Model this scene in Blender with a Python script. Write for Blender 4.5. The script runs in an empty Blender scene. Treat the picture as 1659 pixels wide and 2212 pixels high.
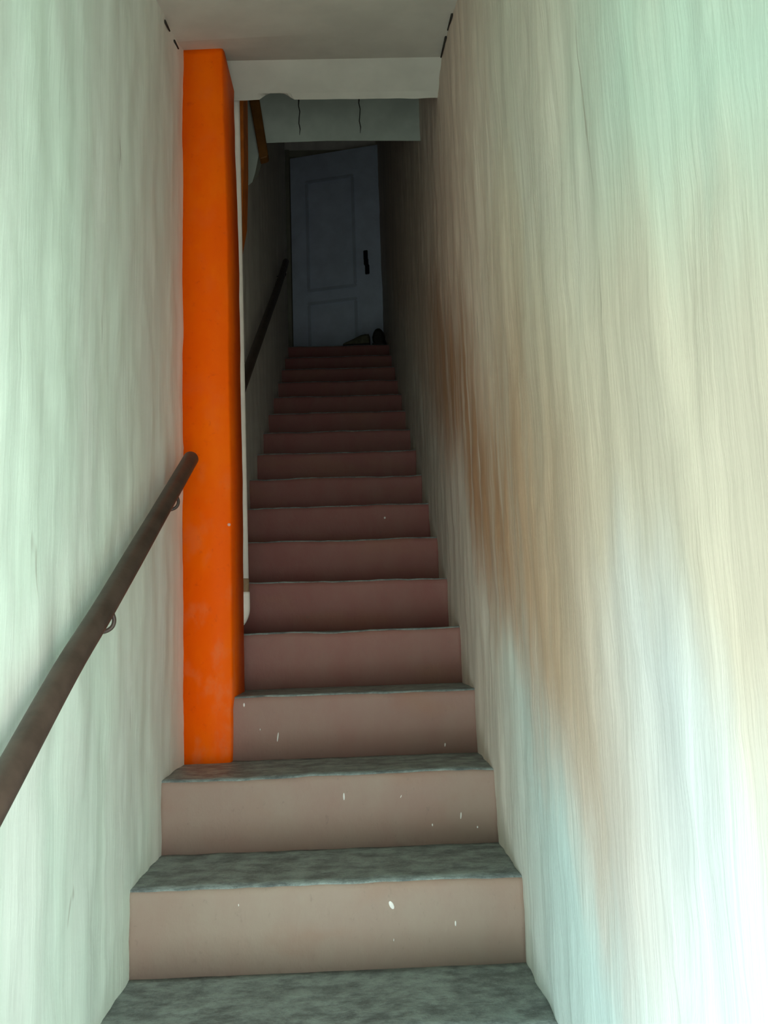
import bpy, bmesh, math, random
from mathutils import Vector, Matrix, noise

random.seed(7)
scene = bpy.context.scene
col = scene.collection

# ------------------------------------------------------------------ camera
ZC = 1.52                      # eye height above the entrance floor
cam_data = bpy.data.cameras.new('camera')
cam = bpy.data.objects.new('camera', cam_data)
col.objects.link(cam)
right = Vector((0.99917589, -0.02431395, -0.03250174))
up = Vector((0.02893935, -0.13474199, 0.99045803))
fwd = Vector((0.02846129, 0.99058237, 0.13392732))
m = Matrix.Identity(4)
for i in range(3):
    m[i][0], m[i][1], m[i][2] = right[i], up[i], -fwd[i]
m.translation = (0, 0, ZC)
cam.matrix_world = m
cam_data.sensor_fit = 'VERTICAL'
cam_data.sensor_height = 24
cam_data.sensor_width = 18
cam_data.lens = 1868.24 / 2212 * 24
cam_data.clip_start = 0.02
scene.camera = cam

# ------------------------------------------------------------------ light
world = bpy.data.worlds.new('world')
scene.world = world
world.use_nodes = True
bg = world.node_tree.nodes['Background']
bg.inputs[0].default_value = (0.80, 0.92, 1.0, 1)
bg.inputs[1].default_value = 0.25


def area(name, loc, direction, sx, sy, power, color):
    d = bpy.data.lights.new(name, 'AREA')
    d.shape = 'RECTANGLE'
    d.size, d.size_y, d.energy, d.color = sx, sy, power, color
    o = bpy.data.objects.new(name, d)
    col.objects.link(o)
    o.location = loc
    o.rotation_euler = Vector(direction).to_track_quat('-Z', 'Y').to_euler()
    return o


# daylight through the street doorway in the left wall at the foot of the stairs
DOOR_Y0, DOOR_Y1, DOOR_TOP = -0.07, 0.87, 1.95
area('doorway_daylight', (-0.62, 0.40, 0.42), (1, 0, 0), 0.9, 0.8, 31, (0.92, 1.0, 1.05))
# added fill lamp in a made-up right-wall opening, brightens the left wall
FILL_Y0, FILL_Y1, FILL_Z0, FILL_Z1 = -0.36, 0.36, 0.88, 1.92
area('right_fill_light', (0.42, 0.0, 1.4), (-1, 0, 0), 0.7, 1.0, 41, (1.0, 0.99, 1.0))
# daylight through the open rear of the entrance
REAR = -0.40
area('rear_daylight', (-0.08, REAR - 0.04, 1.05), (0, 1, 0.1), 0.72, 1.9, 14, (1.0, 0.99, 1.0))

scene.view_settings.view_transform = 'Standard'
scene.view_settings.look = 'None'
scene.view_settings.exposure = 0.0
scene.view_settings.gamma = 1.0
scene.view_settings.use_curve_mapping = False

# ------------------------------------------------------------------ dims
RISE, TREAD = 0.19, 0.31137
Y1, Z1 = 2.07342, ZC - 0.57043


def yn(n): return Y1 + TREAD * (n - 1)
def zn(n): return Z1 + RISE * (n - 1)
def xl(y): return -0.55282 + 0.00297 * y
def xr(y): return 0.38036 - 0.01521 * y


# ------------------------------------------------------------------ node helpers
class N:
    def __init__(s, name, rough=0.8):
        s.m = bpy.data.materials.new(name)
        s.m.use_nodes = True
        s.t = s.m.node_tree
        s.b = s.t.nodes['Principled BSDF']
        s.b.inputs['Roughness'].default_value = rough
        s.b.inputs['Specular IOR Level'].default_value = 0.3
        s.co = s.t.nodes.new('ShaderNodeTexCoord').outputs['Object']

    def new(s, kind): return s.t.nodes.new(kind)

    def put(s, sock, v):
        if isinstance(v, (int, float)): sock.default_value = v
        elif isinstance(v, tuple): sock.default_value = v if len(v) == len(sock.default_value) else (*v, 1)
        else: s.t.links.new(v, sock)

    def math(s, op, a, b=0.0, c=0.0, clamp=False):
        n = s.new('ShaderNodeMath'); n.operation = op; n.use_clamp = clamp
        for i, v in enumerate((a, b, c)): s.put(n.inputs[i], v)
        return n.outputs[0]

    def noise(s, scale=(1, 1, 1), detail=4, rough=0.55, dist=0.0, off=(0, 0, 0)):
        mp = s.new('ShaderNodeMapping')
        s.put(mp.inputs['Scale'], scale); s.put(mp.inputs['Location'], off)
        s.put(mp.inputs['Vector'], s.co)
        n = s.new('ShaderNodeTexNoise')
        s.put(n.inputs['Scale'], 1.0); s.put(n.inputs['Detail'], detail)
        s.put(n.inputs['Roughness'], rough); s.put(n.inputs['Distortion'], dist)
        s.put(n.inputs['Vector'], mp.outputs[0])
        return n.outputs['Fac']

    def ramp(s, v, lo, hi, a=0.0, b=1.0):
        n = s.new('ShaderNodeMapRange'); n.interpolation_type = 'SMOOTHSTEP'
        for i, k in enumerate((v, lo, hi, a, b)): s.put(n.inputs[i], k)
        return n.outputs[0]

    def mix(s, f, a, b, mode='MIX'):
        n = s.new('ShaderNodeMix'); n.data_type = 'RGBA'; n.blend_type = mode
        s.put(n.inputs[0], f); s.put(n.inputs[6], a); s.put(n.inputs[7], b)
        return n.outputs[2]

    def xyz(s):
        n = s.new('ShaderNodeSeparateXYZ'); s.put(n.inputs[0], s.co)
        return n.outputs

    def color(s, c): s.put(s.b.inputs['Base Color'], c); return s

    def bump(s, h, strength=0.4, dist=0.01):
        n = s.new('ShaderNodeBump'); s.put(n.inputs['Strength'], strength)
        s.put(n.inputs['Distance'], dist); s.put(n.inputs['Height'], h)
        s.t.links.new(n.outputs[0], s.b.inputs['Normal']); return s


def wall_material(name, grimy):
    k = N(name, 0.75)
    x, y, z = k.xyz()
    streak = k.noise((9, 11, 1.1), 6, 0.60, 0.6)
    fine = k.noise((40, 48, 3.0), 4, 0.6, 0.5)
    broad = k.noise((2.2, 2.4, 0.9), 4, 0.55, 0.3, (3, 1, 2))
    if grimy: mint, cream = (0.52, 0.645, 0.54), (0.58, 0.57, 0.48)
    else: mint, cream = (0.71, 0.89, 0.76), (0.73, 0.83, 0.74)
    c = k.mix(k.ramp(broad, 0.38, 0.66), mint, cream)
    if grimy:
        # rel is the height above the line of the step edges: grime follows the hands of people climbing
        rel = k.math('ADD', k.math('MULTIPLY_ADD', y, -0.6102, z), 0.3156)
        r2 = k.math('ADD', rel, k.math('MULTIPLY_ADD', broad, 0.8, -0.4))
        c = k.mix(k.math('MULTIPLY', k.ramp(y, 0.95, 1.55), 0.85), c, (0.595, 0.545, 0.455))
        c = k.mix(k.ramp(r2, 1.45, 1.15), c, (0.62, 0.67, 0.65))
        c = k.mix(k.ramp(r2, 0.75, 0.40), c, (0.53, 0.68, 0.65))
        pale = k.math('MULTIPLY', k.ramp(r2, 1.00, 1.30), k.ramp(r2, 1.85, 1.50))
        c = k.mix(pale, c, (0.63, 0.57, 0.455))
        band = k.math('MULTIPLY', k.ramp(r2, 0.40, 0.85), k.ramp(r2, 1.80, 1.15))
        band = k.math('MULTIPLY', band, k.ramp(y, 0.95, 1.6))
        c = k.mix(band, c, (0.54, 0.415, 0.30))
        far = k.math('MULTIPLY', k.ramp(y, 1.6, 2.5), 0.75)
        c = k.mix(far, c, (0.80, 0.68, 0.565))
        st = k.math('MULTIPLY', k.ramp(r2, 0.40, 0.80), k.ramp(r2, 1.40, 0.95))
        st = k.math('MULTIPLY', st, k.math('MULTIPLY', k.ramp(y, 1.2, 2.3), k.ramp(y, 4.4, 2.9)))
        st = k.math('MULTIPLY', st, k.ramp(streak, 0.28, 0.60))
        c = k.mix(k.math('MULTIPLY', st, 0.92), c, (0.40, 0.22, 0.115))
    else:
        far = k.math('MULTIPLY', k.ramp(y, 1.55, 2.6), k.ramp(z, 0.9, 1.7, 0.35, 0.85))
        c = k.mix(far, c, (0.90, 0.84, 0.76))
    shade = k.ramp(streak, 0.32, 0.68, 0.84, 1.05)
    g = k.new('ShaderNodeCombineColor')
    for i in range(3): k.put(g.inputs[i], shade)
    c = k.mix(1.0 if grimy else 0.6, c, g.outputs[0], 'MULTIPLY')
    # thin dark scratches and nicks
    sc = k.ramp(k.noise((16, 18, 2.0), 2, 0.5, 1.2, (7, 3, 1)), 0.725, 0.77)
    c = k.mix(k.math('MULTIPLY', sc, 0.45), c, (0.22, 0.18, 0.13))
    k.color(c)
    h = k.math('ADD', k.math('MULTIPLY', streak, 1.0), k.math('MULTIPLY', fine, 0.35))
    k.bump(h, 0.42 if grimy else 0.22, 0.012)
    return k.m


def mat_plain(name, rgb, rough=0.7, var=0.12, scale=12, bump=0.2, metal=0.0):
    k = N(name, rough)
    n = k.noise((scale,) * 3, 4, 0.6)
    d = tuple(v * (1 - var) for v in rgb); l = tuple(min(1, v * (1 + var)) for v in rgb)
    k.color(k.mix(k.ramp(n, 0.3, 0.7), d, l))
    k.bump(n, bump, 0.004)
    k.b.inputs['Metallic'].default_value = metal
    return k.m


def mat_riser():
    k = N('oxide_red_paint', 0.6)
    x, y, z = k.xyz()
    a = k.noise((9, 9, 5), 5, 0.62); b = k.noise((60, 60, 40), 3, 0.6); d = k.noise((2.6, 2.6, 6), 3, 0.5, 0.4, (4, 2, 0))
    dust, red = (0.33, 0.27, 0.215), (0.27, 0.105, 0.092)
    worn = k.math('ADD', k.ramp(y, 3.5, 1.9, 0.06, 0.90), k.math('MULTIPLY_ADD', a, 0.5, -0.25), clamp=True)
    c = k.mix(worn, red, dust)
    c = k.mix(k.ramp(d, 0.52, 0.72, 0, 0.35), c, (0.30, 0.15, 0.09))
    c = k.mix(k.ramp(b, 0.62, 0.8, 0, 0.35), c, (0.16, 0.13, 0.11))
    k.color(c); k.bump(k.math('ADD', a, k.math('MULTIPLY', b, 0.4)), 0.35, 0.006)
    return k.m


def mat_tread():
    k = N('worn_grey_cement', 0.5)
    a = k.noise((15, 22, 15), 7, 0.74); b = k.noise((70, 70, 70), 3, 0.65)
    c = k.mix(k.ramp(a, 0.32, 0.68), (0.11, 0.13, 0.13), (0.30, 0.365, 0.345))
    c = k.mix(k.ramp(b, 0.62, 0.75, 0, 0.5), c, (0.30, 0.34, 0.33))
    k.color(c); k.bump(k.math('ADD', a, k.math('MULTIPLY', b, 0.5)), 0.6, 0.008)
    return k.m


def mat_orange():
    k = N('orange_paint', 0.55)
    n = k.noise((7, 7, 4), 5, 0.6); f = k.noise((40, 40, 40), 3, 0.6)
    c = k.mix(k.ramp(n, 0.35, 0.7), (0.95, 0.115, 0.0), (0.98, 0.15, 0.0))
    c = k.mix(k.ramp(f, 0.60, 0.75, 0, 0.3), c, (0.62, 0.06, 0.01))
    x, y, z = k.xyz()
    rub = k.math('MULTIPLY', k.ramp(k.noise((14, 14, 9), 4, 0.6, 0, (2, 5, 1)), 0.5, 0.72), k.ramp(z, 2.3, 1.3, 0.1, 0.55))
    c = k.mix(rub, c, (0.86, 0.20, 0.06))
    k.color(c); k.bump(n, 0.35, 0.008)
    k.b.inputs['Specular IOR Level'].default_value = 0.08
    return k.m


M = {}
M['wall_left'] = wall_material('mint_plaster', False)
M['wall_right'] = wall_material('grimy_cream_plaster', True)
M['ceil'] = mat_plain('whitewashed_slab', (0.62, 0.62, 0.54), 0.8, 0.06, 5, 0.15)
M['beam'] = mat_plain('grey_green_plaster', (0.44, 0.50, 0.43), 0.8, 0.10, 6, 0.25)
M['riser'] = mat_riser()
M['tread'] = mat_tread()
M['orange'] = mat_orange()
M['shaded_orange'] = mat_plain('shaded_orange_paint', (0.50, 0.13, 0.012), 0.7, 0.2, 14)  # the orange paint made darker for the post, shade put into the colour
M['moulding'] = mat_plain('shaded_door_paint', (0.53, 0.61, 0.70), 0.55, 0.06, 6, 0.1)  # door paint darkened so the relief shading sits in the colour
M['brownwood'] = mat_plain('orange_brown_paint', (0.12, 0.048, 0.006), 0.6, 0.2, 14)
M['rail'] = mat_plain('dark_brown_metal_paint', (0.062, 0.045, 0.035), 0.42, 0.25, 18, 0.2)
M['pipe'] = mat_plain('cream_plastic', (0.95, 0.91, 0.82), 0.4, 0.05, 10, 0.05)
M['ring'] = mat_plain('brown_sealant', (0.32, 0.22, 0.13), 0.7, 0.2, 30)
M['door'] = mat_plain('blue_grey_door_paint', (0.68, 0.78, 0.90), 0.55, 0.06, 6, 0.1)
M['frame'] = mat_plain('olive_frame_paint', (0.36, 0.36, 0.27), 0.6, 0.1, 8)
M['black'] = mat_plain('black_metal', (0.012, 0.012, 0.016), 0.4, 0.1, 20)
M['drip'] = mat_plain('white_paint_drip', (0.80, 0.80, 0.76), 0.5, 0.04, 20, 0.05)
M['crack'] = mat_plain('dark_crack', (0.03, 0.028, 0.022), 0.9, 0.2, 30)
M['floor'] = mat_plain('grey_cement_floor', (0.24, 0.25, 0.24), 0.7, 0.2, 6)
M['shoe_green'] = mat_plain('olive_brown_canvas', (0.10, 0.10, 0.06), 0.85, 0.2, 30)
M['shoe_dark'] = mat_plain('black_leather', (0.022, 0.022, 0.016), 0.5, 0.2, 30)
M['sole'] = mat_plain('dark_rubber', (0.03, 0.028, 0.025), 0.8, 0.1, 30)


# ------------------------------------------------------------------ mesh helpers
def build(name, bm, mats, parent=None, smooth=False):
    me = bpy.data.meshes.new(name)
    bmesh.ops.recalc_face_normals(bm, faces=bm.faces)
    bm.to_mesh(me); bm.free()
    for mm in (mats if isinstance(mats, (list, tuple)) else [mats]): me.materials.append(mm)
    if smooth:
        for p in me.polygons: p.use_smooth = True
    o = bpy.data.objects.new(name, me)
    col.objects.link(o)
    if parent: o.parent = parent
    return o


def structure(name, bm, mats, parent=None, smooth=False):
    o = build(name, bm, mats, parent, smooth)
    if not parent: o['kind'] = 'structure'
    return o


def thing(name, label, cat, group=None):
    o = bpy.data.objects.new(name, None)
    col.objects.link(o)
    o.empty_display_size = 0.1
    return tag(o, label, cat, group)


def tag(o, label, cat, group=None):
    o['label'] = label; o['category'] = cat
    if group: o['group'] = group
    return o


def box(bm, x0, x1, y0, y1, z0, z1, bev=0.0, mi=0):
    vs = [bm.verts.new((x, y, z)) for x in (x0, x1) for y in (y0, y1) for z in (z0, z1)]
    fs = [bm.faces.new([vs[i] for i in q]) for q in
          ((0, 1, 3, 2), (4, 6, 7, 5), (0, 4, 5, 1), (2, 3, 7, 6), (0, 2, 6, 4), (1, 5, 7, 3))]
    for f in fs: f.material_index = mi
    if bev:
        bmesh.ops.bevel(bm, geom=list({e for f in fs for e in f.edges}), offset=bev, segments=2, affect='EDGES', profile=0.5)
    return vs


def tube(bm, pts, rad, seg=16, cap=True, mi=0):
    pts = [Vector(p) for p in pts]
    rads = rad if isinstance(rad, (list, tuple)) else [rad] * len(pts)
    rings = []; prev = None
    for i, p in enumerate(pts):
        t = (pts[min(i + 1, len(pts) - 1)] - pts[max(i - 1, 0)]).normalized()
        if prev is None:
            a = t.orthogonal().normalized()
        else:
            a = (prev - t * prev.dot(t)).normalized()
        prev = a; b = t.cross(a)
        rings.append([bm.verts.new(p + rads[i] * (math.cos(2 * math.pi * k / seg) * a + math.sin(2 * math.pi * k / seg) * b)) for k in range(seg)])
    for r0, r1 in zip(rings, rings[1:]):
        for k in range(seg):
            f = bm.faces.new((r0[k], r0[(k + 1) % seg], r1[(k + 1) % seg], r1[k])); f.smooth = True; f.material_index = mi
    if cap:
        for r in (rings[0], rings[-1]): bm.faces.new(r).material_index = mi
    return rings


def smooth_path(pts, n=6):
    pts = [Vector(p) for p in pts]; out = []
    for i in range(len(pts) - 1):
        p0, p1, p2, p3 = pts[max(i - 1, 0)], pts[i], pts[i + 1], pts[min(i + 2, len(pts) - 1)]
        for k in range(n):
            t = k / n
            out.append(0.5 * ((2 * p1) + (p2 - p0) * t + (2 * p0 - 5 * p1 + 4 * p2 - p3) * t * t + (3 * p1 - p0 - 3 * p2 + p3) * t ** 3))
    return out + [pts[-1]]


def prism(bm, prof, x0, x1, mi=0):
    """closed (y, z) profile pushed from x0 to x1"""
    a = [bm.verts.new((x0, y, z)) for y, z in prof]; b = [bm.verts.new((x1, y, z)) for y, z in prof]
    n = len(prof)
    bm.faces.new(a).material_index = mi; bm.faces.new(b).material_index = mi
    for i in range(n):
        bm.faces.new((a[i], a[(i + 1) % n], b[(i + 1) % n], b[i])).material_index = mi


def wobble(y, z, s=0.0):
    return 0.0050 * noise.noise(Vector((y * 11 + s, z * 4.0, s))) + 0.004 * noise.noise(Vector((y * 2.2, z * 2.2, s + 5))) \
        + 0.0030 * noise.noise(Vector((y * 24, z * 16, s + 9)))


# ------------------------------------------------------------------ walls
def wall_slab(bm, fx, side, y0, y1, z0, z1, dy=0.022, dz=0.03, thick=0.22, seed=0.0):
    """plaster wall, gently uneven on its inner face and closed behind"""
    ny, nz = max(1, round((y1 - y0) / dy)), max(1, round((z1 - z0) / dz))
    g = []
    for i in range(ny + 1):
        y = y0 + (y1 - y0) * i / ny; row = []
        for j in range(nz + 1):
            z = z0 + (z1 - z0) * j / nz
            row.append(bm.verts.new((fx(y) + wobble(y, z, seed), y, z)))
        g.append(row)
    for i in range(ny):
        for j in range(nz):
            bm.faces.new((g[i][j], g[i + 1][j], g[i + 1][j + 1], g[i][j + 1])).smooth = True
    back = [bm.verts.new((fx(y) + side * thick, y, z)) for y, z in ((y0, z0), (y1, z0), (y1, z1), (y0, z1))]
    bm.faces.new(back)
    edges = ([g[i][0] for i in range(ny + 1)], [g[ny][j] for j in range(nz + 1)],
             [g[i][nz] for i in range(ny, -1, -1)], [g[0][j] for j in range(nz, -1, -1)])
    for k, e in enumerate(edges):
        bm.faces.new(e + [back[(k + 1) % 4], back[k]])


TOP = ZC + 4.75
LAND_Y, LAND_Z = yn(16), zn(16)
BY = 7.80
bm = bmesh.new()
wall_slab(bm, xl, -1, DOOR_Y1, LAND_Y, 0.0, TOP, seed=1.0)
wall_slab(bm, xl, -1, REAR, DOOR_Y0, 0.0, TOP, 0.1, 0.2, seed=1.0)
wall_slab(bm, xl, -1, DOOR_Y0, DOOR_Y1, DOOR_TOP, TOP, 0.1, 0.2, seed=1.0)
structure('wall_left', bm, M['wall_left'])

bm = bmesh.new()
wall_slab(bm, xr, 1, FILL_Y1, BY, 0.0, TOP, seed=4.0)
wall_slab(bm, xr, 1, REAR, FILL_Y0, 0.0, TOP, 0.1, 0.2, seed=4.0)
wall_slab(bm, xr, 1, FILL_Y0, FILL_Y1, 0.0, FILL_Z0, 0.1, 0.2, seed=4.0)  # unseen opening, cut for the added fill lamp
wall_slab(bm, xr, 1, FILL_Y0, FILL_Y1, FILL_Z1, TOP, 0.1, 0.2, seed=4.0)
structure('wall_right', bm, M['wall_right'])

bm = bmesh.new()      # end wall behind the open door leaf, with the door opening left clear

box(bm, -1.30, -0.66, BY, BY + 0.2, LAND_Z - 0.3, TOP)
box(bm, 0.27, 0.60, BY, BY + 0.2, LAND_Z - 0.3, TOP)
box(bm, -0.66, 0.27, BY, BY + 0.2, LAND_Z + 2.26, TOP)
box(bm, -1.30, 0.60, BY + 0.9, BY + 1.0, LAND_Z - 0.3, TOP)
box(bm, -1.30, -1.20, BY + 0.2, BY + 0.9, LAND_Z - 0.3, TOP)
box(bm, 0.50, 0.60, BY + 0.2, BY + 0.9, LAND_Z - 0.3, TOP)
structure('wall_back', bm, M['wall_left'])
bm = bmesh.new()
box(bm, -1.32, -1.20, LAND_Y - 0.1, BY, LAND_Z - 0.3, TOP)
box(bm, -1.20, xl(LAND_Y) - 0.215, LAND_Y - 0.1, LAND_Y, LAND_Z - 0.3, TOP)
structure('wall_landing', bm, M['wall_left'])

bm = bmesh.new()      # rear wall of the entrance with a bright opening
box(bm, -0.62, -0.46, REAR - 0.15, REAR, 0, TOP)
box(bm, 0.30, 0.50, REAR - 0.15, REAR, 0, TOP)
box(bm, -0.46, 0.30, REAR - 0.15, REAR, 2.0, TOP)
structure('wall_rear', bm, M['wall_left'])

bm = bmesh.new()
box(bm, -0.80, 0.62, REAR - 0.2, yn(-3) + 0.3, -0.12, 0.0)
structure('floor', bm, M['floor'])

# ------------------------------------------------------------------ ceilings
bm = bmesh.new()
rows = [(REAR, 1.66, 1.70), (1.55, 1.62, 1.68), (2.58, 1.90, 1.945), (2.676, 1.937, 1.968), (2.815, 1.998, 2.002)]
NX = 72
grid = []
for y, a, b in rows:
    grid.append([bm.verts.new((xl(y) - 0.03 + (xr(y) - xl(y) + 0.06) * i / NX, y, ZC + a + (b - a) * i / NX)) for i in range(NX + 1)])
grid.append([bm.verts.new((xl(2.95) - 0.03 + (xr(2.95) - xl(2.95) + 0.06) * i / NX, 2.950, ZC + 1.9625)) for i in range(NX + 1)])
lip = []
for i in range(NX + 1):      # drooping rear edge of the slab, broken away in one place
    y = 2.977; x = xl(y) - 0.03 + (xr(y) - xl(y) + 0.06) * i / NX
    chip = 0.022 * max(0.0, 1 - ((x + 0.262) / 0.062) ** 2)
    z = 1.955 - 0.004 * i / NX + chip + 0.0025 * noise.noise(Vector((x * 14, 1, 2)))
    lip.append(bm.verts.new((x, y - chip * 0.6, ZC + z)))
grid.append(lip)
grid.append([bm.verts.new((v.co.x, 2.985, ZC + 2.30)) for v in lip])
grid.append([bm.verts.new((v.co.x, REAR, ZC + 2.30)) for v in lip])
for r0, r1 in zip(grid, grid[1:] + grid[:1]):
    for i in range(NX): bm.faces.new((r0[i], r0[i + 1], r1[i + 1], r1[i]))
for e in (0, NX): bm.faces.new([r[e] for r in grid])
# gaps where the slab meets the plaster
for pts in (((-0.5435, 2.40, 1.838), (-0.5430, 2.465, 1.853)), ((-0.5430, 2.53, 1.868), (-0.5425, 2.59, 1.884)),
            ((0.3385, 2.49, 1.918), (0.3365, 2.60, 1.945)), ((0.3355, 2.65, 1.957), (0.3340, 2.80, 1.990))):
    tube(bm, [(p[0], p[1], ZC + p[2]) for p in pts], [0.004, 0.0025], 6, True, 1)
structure('ceiling', bm, [M['ceil'], M['crack']])
bm = bmesh.new()
box(bm, -0.78, 0.60, 2.985, 3.90, ZC + 2.9, ZC + 3.02)
box(bm, -0.78, 0.60, 3.88, 4.0, ZC + 2.9, TOP)
box(bm, -1.32, 0.62, 3.88, 8.8, TOP, TOP + 0.12)
structure('ceiling_upper', bm, M['ceil'])

# far cross beam with its haunch on the left and cracks across the plaster
beam = thing('cross_beam', 'dim grey-green plastered cross beam with vertical cracks, spanning above the upper flight', 'beam')
bm = bmesh.new()
yb = 3.66
out = [(xl(yb) - 0.01, 1.99), (-0.455, 1.99), (-0.437, 2.005), (-0.424, 2.05), (-0.40, 2.17), (-0.38, 2.192),
       (-0.1, 2.198), (0.15, 2.194), (xr(yb) + 0.01, 2.19), (xr(yb) + 0.01, 2.91), (xl(yb) - 0.01, 2.91)]
fa = [bm.verts.new((x, yb, ZC + z)) for x, z in out]; ba = [bm.verts.new((x, yb + 0.22, ZC + z + (0.15 if z < 2.5 else 0))) for x, z in out]
bm.faces.new(fa); bm.faces.new(ba)
for i in range(len(out)):
    bm.faces.new((fa[i], fa[(i + 1) % len(out)], ba[(i + 1) % len(out)], ba[i]))
build('beam_body', bm, M['beam'], beam)
for x, a, b in ((-0.221, 2.228, 2.40), (0.054, 2.232, 2.41)):
    bm = bmesh.new()
    pts = [(x + 0.003 * math.sin(k * 2.1 + x), yb, ZC + a + (b - a) * k / 6) for k in range(7)]
    tube(bm, pts, [0.001] + [0.0025] * 5 + [0.0035], 6)
    build('crack', bm, M['crack'], beam)

# ------------------------------------------------------------------ staircase
stairs = thing('staircase', 'steep cement staircase with oxide-red risers and worn grey treads climbing to the landing', 'staircase')
drips = {1: [(0.047, -0.053, 0.0075, 0.013, -0.35), (0.192, -0.10, 0.002, 0.006, 0), (0.05, -0.13, 0.001, 0.003, 0.1), (-0.30, -0.04, 0.0015, 0.004, 0)],
         2: [(0.247, -0.119, 0.0018, 0.009, 0.1), (-0.063, -0.058, 0.0025, 0.010, 0), (0.089, -0.063, 0.002, 0.007, 0.4), (0.17, -0.14, 0.002, 0.004, 0), (0.29, -0.15, 0.002, 0.003, 0)],
         3: [(-0.267, -0.124, 0.0022, 0.014, 0.14), (-0.368, -0.025, 0.003, 0.006, 0), (0.24, -0.165, 0.002, 0.006, 0.1), (-0.32, -0.10, 0.0015, 0.003, 0)],
         7: [(0.116, -0.063, 0.005, 0.006, 0)]}
NXS = 56
for n in range(-3, 17):
    y0, z0 = yn(n), zn(n)
    last = n == 16
    y1 = yn(n + 1) + (0.02 if not last else 0.0)
    xa = xl(y0) - 0.008
    xb = xr(y0) + 0.008
    bm = bmesh.new()
    nose = [(0.0, -RISE - 0.01), (0.004, -0.10), (0.0, -0.022), (0.002, -0.010), (0.008, -0.003)]
    cols = []
    for i in range(NXS + 1):
        x = xa + (xb - xa) * i / NXS
        wv = 0.0058 * noise.noise(Vector((x * 5, n * 3.7, 0))) + 0.0025 * noise.noise(Vector((x * 19, n * 1.3, 4)))
        wy = 0.005 * noise.noise(Vector((x * 4, n * 2.9, 8)))
        c = []
        for j, (dy, dz) in enumerate(nose):
            k = 1.0 if j > 1 else 0.3
            c.append(bm.verts.new((x, y0 + dy + wy * k + 0.002 * noise.noise(Vector((x * 8, dz * 14, n))), z0 + dz + (wv if j > 1 else 0))))
        c.append(bm.verts.new((x, y1, z0 - 0.003)))
        c.append(bm.verts.new((x, y1, z0 - RISE - 0.01)))
        cols.append(c)
    for c0, c1 in zip(cols, cols[1:]):
        for j in range(len(c0)):
            f = bm.faces.new((c0[j], c1[j], c1[(j + 1) % len(c0)], c0[(j + 1) % len(c0)])); f.smooth = j < 4
    bm.faces.new(cols[0]); bm.faces.new(cols[-1])
    for (dx, dz, rx, rz, tilt) in drips.get(n, []):
        ring = []
        ctr = bm.verts.new((dx, y0 - 0.0035, z0 + dz))
        for q in range(12):
            a = q * math.pi / 6
            px, pz = rx * math.cos(a), rz * math.sin(a)
            ring.append(bm.verts.new((dx + px * math.cos(tilt) + pz * math.sin(-tilt) * -1, y0 - 0.0005 + 0.003, z0 + dz + pz * math.cos(tilt))))
        for q in range(12):
            f = bm.faces.new((ctr, ring[q], ring[(q + 1) % 12])); f.material_index = 1; f.smooth = True
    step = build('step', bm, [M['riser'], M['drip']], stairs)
    # worn cement tread lying on the step
    bm = bmesh.new()
    NY = 10; g = []
    for i in range(NXS + 1):
        x = xa + (xb - xa) * i / NXS
        wv = 0.0058 * noise.noise(Vector((x * 5, n * 3.7, 0))) + 0.0025 * noise.noise(Vector((x * 19, n * 1.3, 4)))
        wy = 0.005 * noise.noise(Vector((x * 4, n * 2.9, 8)))
        row = []
        for j in range(NY + 1):
            t = j / NY
            yy = y0 + 0.006 + wy + (y1 - 0.01 - y0 - 0.006 - wy) * t
            bumpy = 0.002 * noise.noise(Vector((x * 14, yy * 14, n)))
            row.append(bm.verts.new((x, yy, z0 + wv * (1 - t) + (bumpy if 0 < j else -0.001))))
        g.append(row)
    for i in range(NXS):
        for j in range(NY):
            bm.faces.new((g[i][j], g[i + 1][j], g[i + 1][j + 1], g[i][j + 1])).smooth = True
    r = bmesh.ops.extrude_face_region(bm, geom=bm.faces[:])
    for v in r['geom']:
        if isinstance(v, bmesh.types.BMVert): v.co.z -= 0.012
    build('tread', bm, M['tread'], step)
bm = bmesh.new()
box(bm, -1.20, xl(LAND_Y) - 0.010, LAND_Y, yn(17), LAND_Z - 0.2, LAND_Z)
box(bm, -1.20, xr(BY) - 0.002, yn(17), BY + 0.9, LAND_Z - 0.2, LAND_Z)
structure('floor_landing', bm, M['tread'])

# ------------------------------------------------------------------ orange pillar
pillar = thing('pillar', 'tall bright orange painted pillar standing on the steps against the left wall', 'pillar')
bm = bmesh.new()
yf, yk = 2.668, 2.93
zb, zt = zn(2) - 0.004, ZC + 1.955
K = 60; rings = []
for k in range(K + 1):
    z = zb + (zt - zb) * k / K
    e = lambda s: 0.004 * noise.noise(Vector((z * 2.3, s, 1.5))) + 0.0015 * noise.noise(Vector((z * 11, s, 3)))
    x0, x1 = xl(yf) - 0.002, -0.3985 + e(1)
    if z > ZC + 1.0: x1 -= 0.014 * min(1.0, (z - ZC - 1.0) / 0.9)
    if z < ZC - 0.19: x1 -= 0.004
    rf = 0.006
    prof = [(x0, yf + e(3)), (x1 - rf, yf + e(3)), (x1, yf + rf + e(3)), (x1 + 0.001, yk - rf), (x1 - rf, yk), (x0, yk)]
    top = k == K
    rings.append([bm.verts.new((x, y, z if not top else z + 0.0 * (y - yf))) for x, y in prof])
for a, b in zip(rings, rings[1:]):
    for i in range(6):
        bm.faces.new((a[i], a[(i + 1) % 6], b[(i + 1) % 6], b[i])).smooth = i in (0, 1, 2)
bm.faces.new(rings[0]); bm.faces.new(rings[-1])
build('shaft', bm, M['orange'], pillar)
bm = bmesh.new()
bmesh.ops.create_icosphere(bm, subdivisions=2, radius=0.0055, matrix=Matrix.Translation((-0.404, yf - 0.001, ZC + 0.335)))
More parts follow.
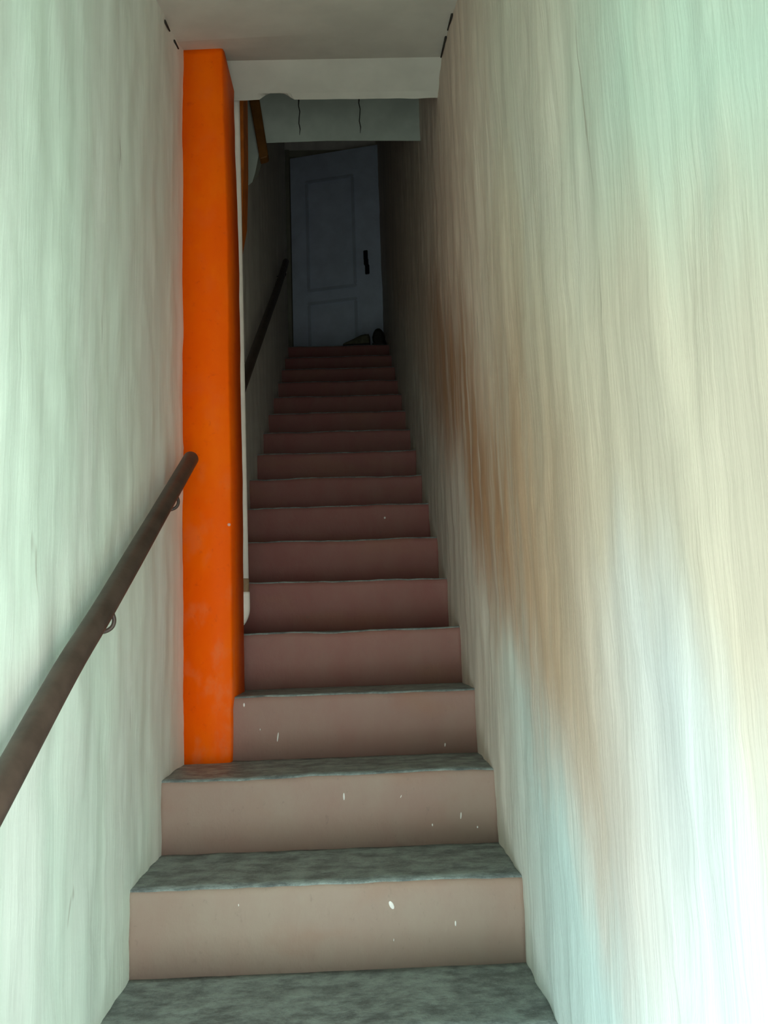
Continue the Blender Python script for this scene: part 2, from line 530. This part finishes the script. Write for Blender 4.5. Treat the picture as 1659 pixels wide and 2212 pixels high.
sp = build('paint_spot', bm, mat_plain('pink_paint_spot', (0.85, 0.45, 0.36), 0.5, 0.05), pillar, True)
sp['label'] = 'small pale paint spot'

post = thing('post', 'short orange post on the left wall, shade put into its colour, seen behind the white pipe', 'post')
bm = bmesh.new()
px = -0.415
pf = [(xl(3.3) - 0.004, 1.50), (px - 0.03, 1.50), (px - 0.008, 1.62), (px, 1.85), (px + 0.003, 2.9), (xl(3.3) - 0.004, 2.9)]
fa = [bm.verts.new((x, 3.20, ZC + z)) for x, z in pf]; ba = [bm.verts.new((x, 3.34, ZC + z)) for x, z in pf]
bm.faces.new(fa); bm.faces.new(ba)
for i in range(6): bm.faces.new((fa[i], fa[(i + 1) % 6], ba[(i + 1) % 6], ba[i]))
build('post_body', bm, M['shaded_orange'], post)

bm = bmesh.new()     # slanted board fixed to the face of the far beam
q = [(-0.455, 2.47), (-0.408, 2.47), (-0.3600, 2.108), (-0.362, 2.095), (-0.397, 2.085)]
fa = [bm.verts.new((x, 3.605, ZC + z)) for x, z in q]; ba = [bm.verts.new((x, 3.655, ZC + z)) for x, z in q]
bm.faces.new(fa); bm.faces.new(ba)
for i in range(5): bm.faces.new((fa[i], fa[(i + 1) % 5], ba[(i + 1) % 5], ba[i]))
bmesh.ops.bevel(bm, geom=bm.edges[:], offset=0.004, segments=1, affect='EDGES')
tag(build('board', bm, M['brownwood']), 'slanted orange-brown board across the left end of the far beam', 'board')

# ------------------------------------------------------------------ drain pipe
pipe = thing('drain_pipe', 'thin cream vertical pipe running behind the orange pillar with an elbow at its foot', 'pipe')
PY = 3.040; R = 0.0215
def pxx(z): return -0.3925 - R - 0.0075 * (z - 0.05)
bm = bmesh.new()
tube(bm, [(pxx(z), PY, ZC + z) for z in (0.165, 0.6, 1.1, 1.6, 2.1, 2.9)], R, 20)
build('pipe_run', bm, M['pipe'], pipe)
bm = bmesh.new()
tube(bm, [(pxx(.15), PY, ZC + z) for z in (0.14, 0.146, 0.185, 0.19)], [R * 0.93, R * 1.03, R * 1.03, R], 20)
build('joint_ring', bm, M['ring'], pipe)['label'] = 'brown stained joint'
bm = bmesh.new()
c = [(pxx(.1), PY, ZC + 0.143), (pxx(.1), PY, ZC + 0.09), (pxx(.1) - 0.003, PY, ZC + 0.068), (pxx(.1) - 0.014, PY, ZC + 0.046),
     (pxx(.1) - 0.034, PY, ZC + 0.032), (pxx(.1) - 0.06, PY, ZC + 0.028), (xl(3.04) - 0.002, PY, ZC + 0.028)]
tube(bm, smooth_path(c, 4), R * 1.12, 20)
build('elbow', bm, M['pipe'], pipe)

# ------------------------------------------------------------------ handrails
def handrail(label, pts, brackets, rad=0.0225, dome=True):
    root = thing('handrail', label, 'handrail')
    bm = bmesh.new()
    path = smooth_path(pts, 8)
    rads = [rad * (1 + 0.02 * noise.noise(p * 4)) for p in path]
    if dome:
        d = (path[-1] - path[-2]).normalized()
        for s, k in ((0.006, 0.92), (0.012, 0.74), (0.016, 0.45)):
            path.append(Vector(pts[-1]) + d * s); rads.append(rad * k)
    tube(bm, path, rads, 24)
    build('rail', bm, M['rail'], root)
    for y in brackets:
        i = min(range(len(path)), key=lambda k: abs(path[k].y - y))
        p = path[i]; w = xl(p.y)
        bm = bmesh.new()
        arc = [(p.x + 0.008, p.y, p.z - rad * 0.8), (p.x + 0.0125, p.y + 0.002, p.z - rad - 0.012), (p.x + 0.008, p.y + 0.002, p.z - rad - 0.026),
               (p.x - 0.006, p.y, p.z - rad - 0.034), (p.x - 0.025, p.y, p.z - rad - 0.034), (w - 0.012, p.y, p.z - rad - 0.030)]
        tube(bm, smooth_path(arc, 6), 0.0042, 10)
        build('bracket', bm, M['rail'], root)
    return root


lower = [(-0.499, 0.62, -0.545), (-0.499, 1.00, -0.333), (-0.499, 1.229, -0.201), (-0.498, 1.477, -0.055), (-0.498, 1.684, 0.052), (-0.497, 1.976, 0.212), (-0.496, 2.391, 0.439), (-0.495, 2.535, 0.519)]
handrail('thick brown tubular handrail beside the lower steps, ending in front of the orange pillar',
         [(x, y, ZC + z) for x, y, z in lower], (0.95, 1.71, 2.30))
upper = [(-0.492, 3.45, 0.93), (-0.491, 3.844, 1.191), (-0.489, 4.657, 1.734), (-0.487, 5.378, 2.213), (-0.485, 6.066, 2.698)]
handrail('dark thin-looking handrail on the shaded wall of the upper flight, behind the pillar',
         [(x, y, ZC + z) for x, y, z in upper], (3.6, 5.9))

# ------------------------------------------------------------------ door on the landing
door = bpy.data.objects.new('door_1', None); col.objects.link(door)
door['kind'] = 'structure'
door['label'] = 'blue-grey panelled door standing ajar on the dark landing'; door['category'] = 'door'
H = Vector((-0.566, 7.75, LAND_Z)); E = Vector((0.278, 7.53, LAND_Z))
ux = (E - H); DW = ux.length; ux.normalize(); un = Vector((ux.y, -ux.x, 0))   # un faces the stairs
DH = 2.20; TH = 0.042


def dp(u, v, d): return H + ux * u + un * d + Vector((0, 0, v))


def dbox(bm, u0, u1, v0, v1, d0, d1, bev=0.0):
    vs = [bm.verts.new(dp(u, v, d)) for u in (u0, u1) for v in (v0, v1) for d in (d0, d1)]
    fs = [bm.faces.new([vs[i] for i in q]) for q in ((0, 1, 3, 2), (4, 6, 7, 5), (0, 4, 5, 1), (2, 3, 7, 6), (0, 2, 6, 4), (1, 5, 7, 3))]
    if bev: bmesh.ops.bevel(bm, geom=list({e for f in fs for e in f.edges}), offset=bev, segments=2, affect='EDGES')


bm = bmesh.new()
dbox(bm, 0, DW, 0.012, DH, -TH, 0, 0.003)
leaf = build('door_leaf', bm, M['door'], door)
PU0, PU1 = 0.150, 0.625
for v0, v1 in ((0.13, 0.74), (0.84, 1.94)):
    bm = bmesh.new()
    for a, b, c2, d2 in ((PU0, PU1, v0, v0 + 0.028), (PU0, PU1, v1 - 0.028, v1), (PU0, PU0 + 0.028, v0 + 0.028, v1 - 0.028), (PU1 - 0.028, PU1, v0 + 0.028, v1 - 0.028)):
        dbox(bm, a, b, c2, d2, -0.002, 0.022, 0.008)
    build('panel_moulding', bm, M['moulding'], leaf)
bm = bmesh.new()
for a, v0, v1, d in ((0.697, 1.085, 1.175, 0.016), (0.702, 1.03, 1.09, 0.030), (0.708, 0.945, 1.035, 0.016)):
    dbox(bm, a, a + 0.040, v0, v1, 0, d, 0.004)
hp = build('handle', bm, M['black'], leaf)
hp['label'] = 'black upright door handle'
bm = bmesh.new()
box(bm, -0.68, -0.575, BY - 0.035, BY + 0.1, LAND_Z, LAND_Z + 2.30, 0.004)
box(bm, 0.265, 0.30, BY - 0.02, BY + 0.1, LAND_Z, LAND_Z + 2.30, 0.004)
box(bm, -0.575, 0.265, BY - 0.02, BY + 0.1, LAND_Z + 2.235, LAND_Z + 2.30, 0.004)
build('door_frame', bm, M['frame'], door)
for z in (3.905, 3.802):
    bm = bmesh.new()
    tube(bm, [(-0.645, BY - 0.038, ZC + z - 0.02), (-0.645, BY - 0.038, ZC + z + 0.02)], 0.010, 10)
    build('hinge_pin', bm, M['black'], door)

# ------------------------------------------------------------------ shoes on the landing
def shoe(name, label, loc, rot, L, Hh, Wd, mat):
    root = thing(name, label, 'shoe', 'shoes left on the landing')
    root.location = loc; root.rotation_euler = (0, 0, rot)
    # section table along the foot: position, half width, height
    sec = [(-0.50, 0.55, 0.80), (-0.46, 0.74, 0.98), (-0.36, 0.84, 1.0), (-0.20, 0.80, 0.96), (-0.05, 0.82, 0.82), (0.10, 0.92, 0.66),
           (0.25, 1.0, 0.52), (0.38, 0.92, 0.44), (0.46, 0.68, 0.36), (0.50, 0.38, 0.22)]
    bm = bmesh.new(); rings = []
    for s, w, h in sec:
        ring = []
        for k in range(16):
            a = 2 * math.pi * k / 16
            cx, cz = math.cos(a), math.sin(a)
            ring.append(bm.verts.new((math.copysign(abs(cx) ** 0.75, cx) * w * Wd / 2 * (1 - 0.28 * max(0, cz)), s * L, 0.018 + (h * Hh - 0.018) * (0.5 + 0.5 * math.copysign(abs(cz) ** 0.8, cz)))))
        rings.append(ring)
    for a, b in zip(rings, rings[1:]):
        for k in range(16): bm.faces.new((a[k], a[(k + 1) % 16], b[(k + 1) % 16], b[k])).smooth = True
    bm.faces.new(rings[0]); bm.faces.new(rings[-1])
    # foot opening pressed into the top of the heel half
    for r_, (s, w, h) in zip(rings, sec):
        if -0.45 < s < 0.0:
            for k in (3, 4, 5): r_[k].co.z -= 0.45 * Hh
    build('upper', bm, mat, root)
    bm = bmesh.new(); up_, lo_ = [], []
    for sgn in (1, -1):
        for s, w, h in (sec if sgn == 1 else sec[::-1]):
            up_.append(bm.verts.new((sgn * w * Wd / 2 * 1.05, s * L * 1.02, 0.022)))
            lo_.append(bm.verts.new((sgn * w * Wd / 2 * 1.02, s * L * 1.02, 0.0)))
    bm.faces.new(up_); bm.faces.new(lo_)
    for i in range(len(up_)): bm.faces.new((up_[i], up_[(i + 1) % len(up_)], lo_[(i + 1) % len(up_)], lo_[i]))
    build('sole', bm, M['sole'], root)
    return root


shoe('shoe', 'low olive-brown shoe on the landing, lying sideways left of the black one', (0.015, 6.835, LAND_Z + 0.003), math.radians(80), 0.225, 0.115, 0.10, M['shoe_green'])
shoe('shoe', 'taller black shoe at the right end of the landing before the door', (0.208, 6.905, LAND_Z + 0.003), math.radians(-6), 0.26, 0.150, 0.125, M['shoe_dark'])
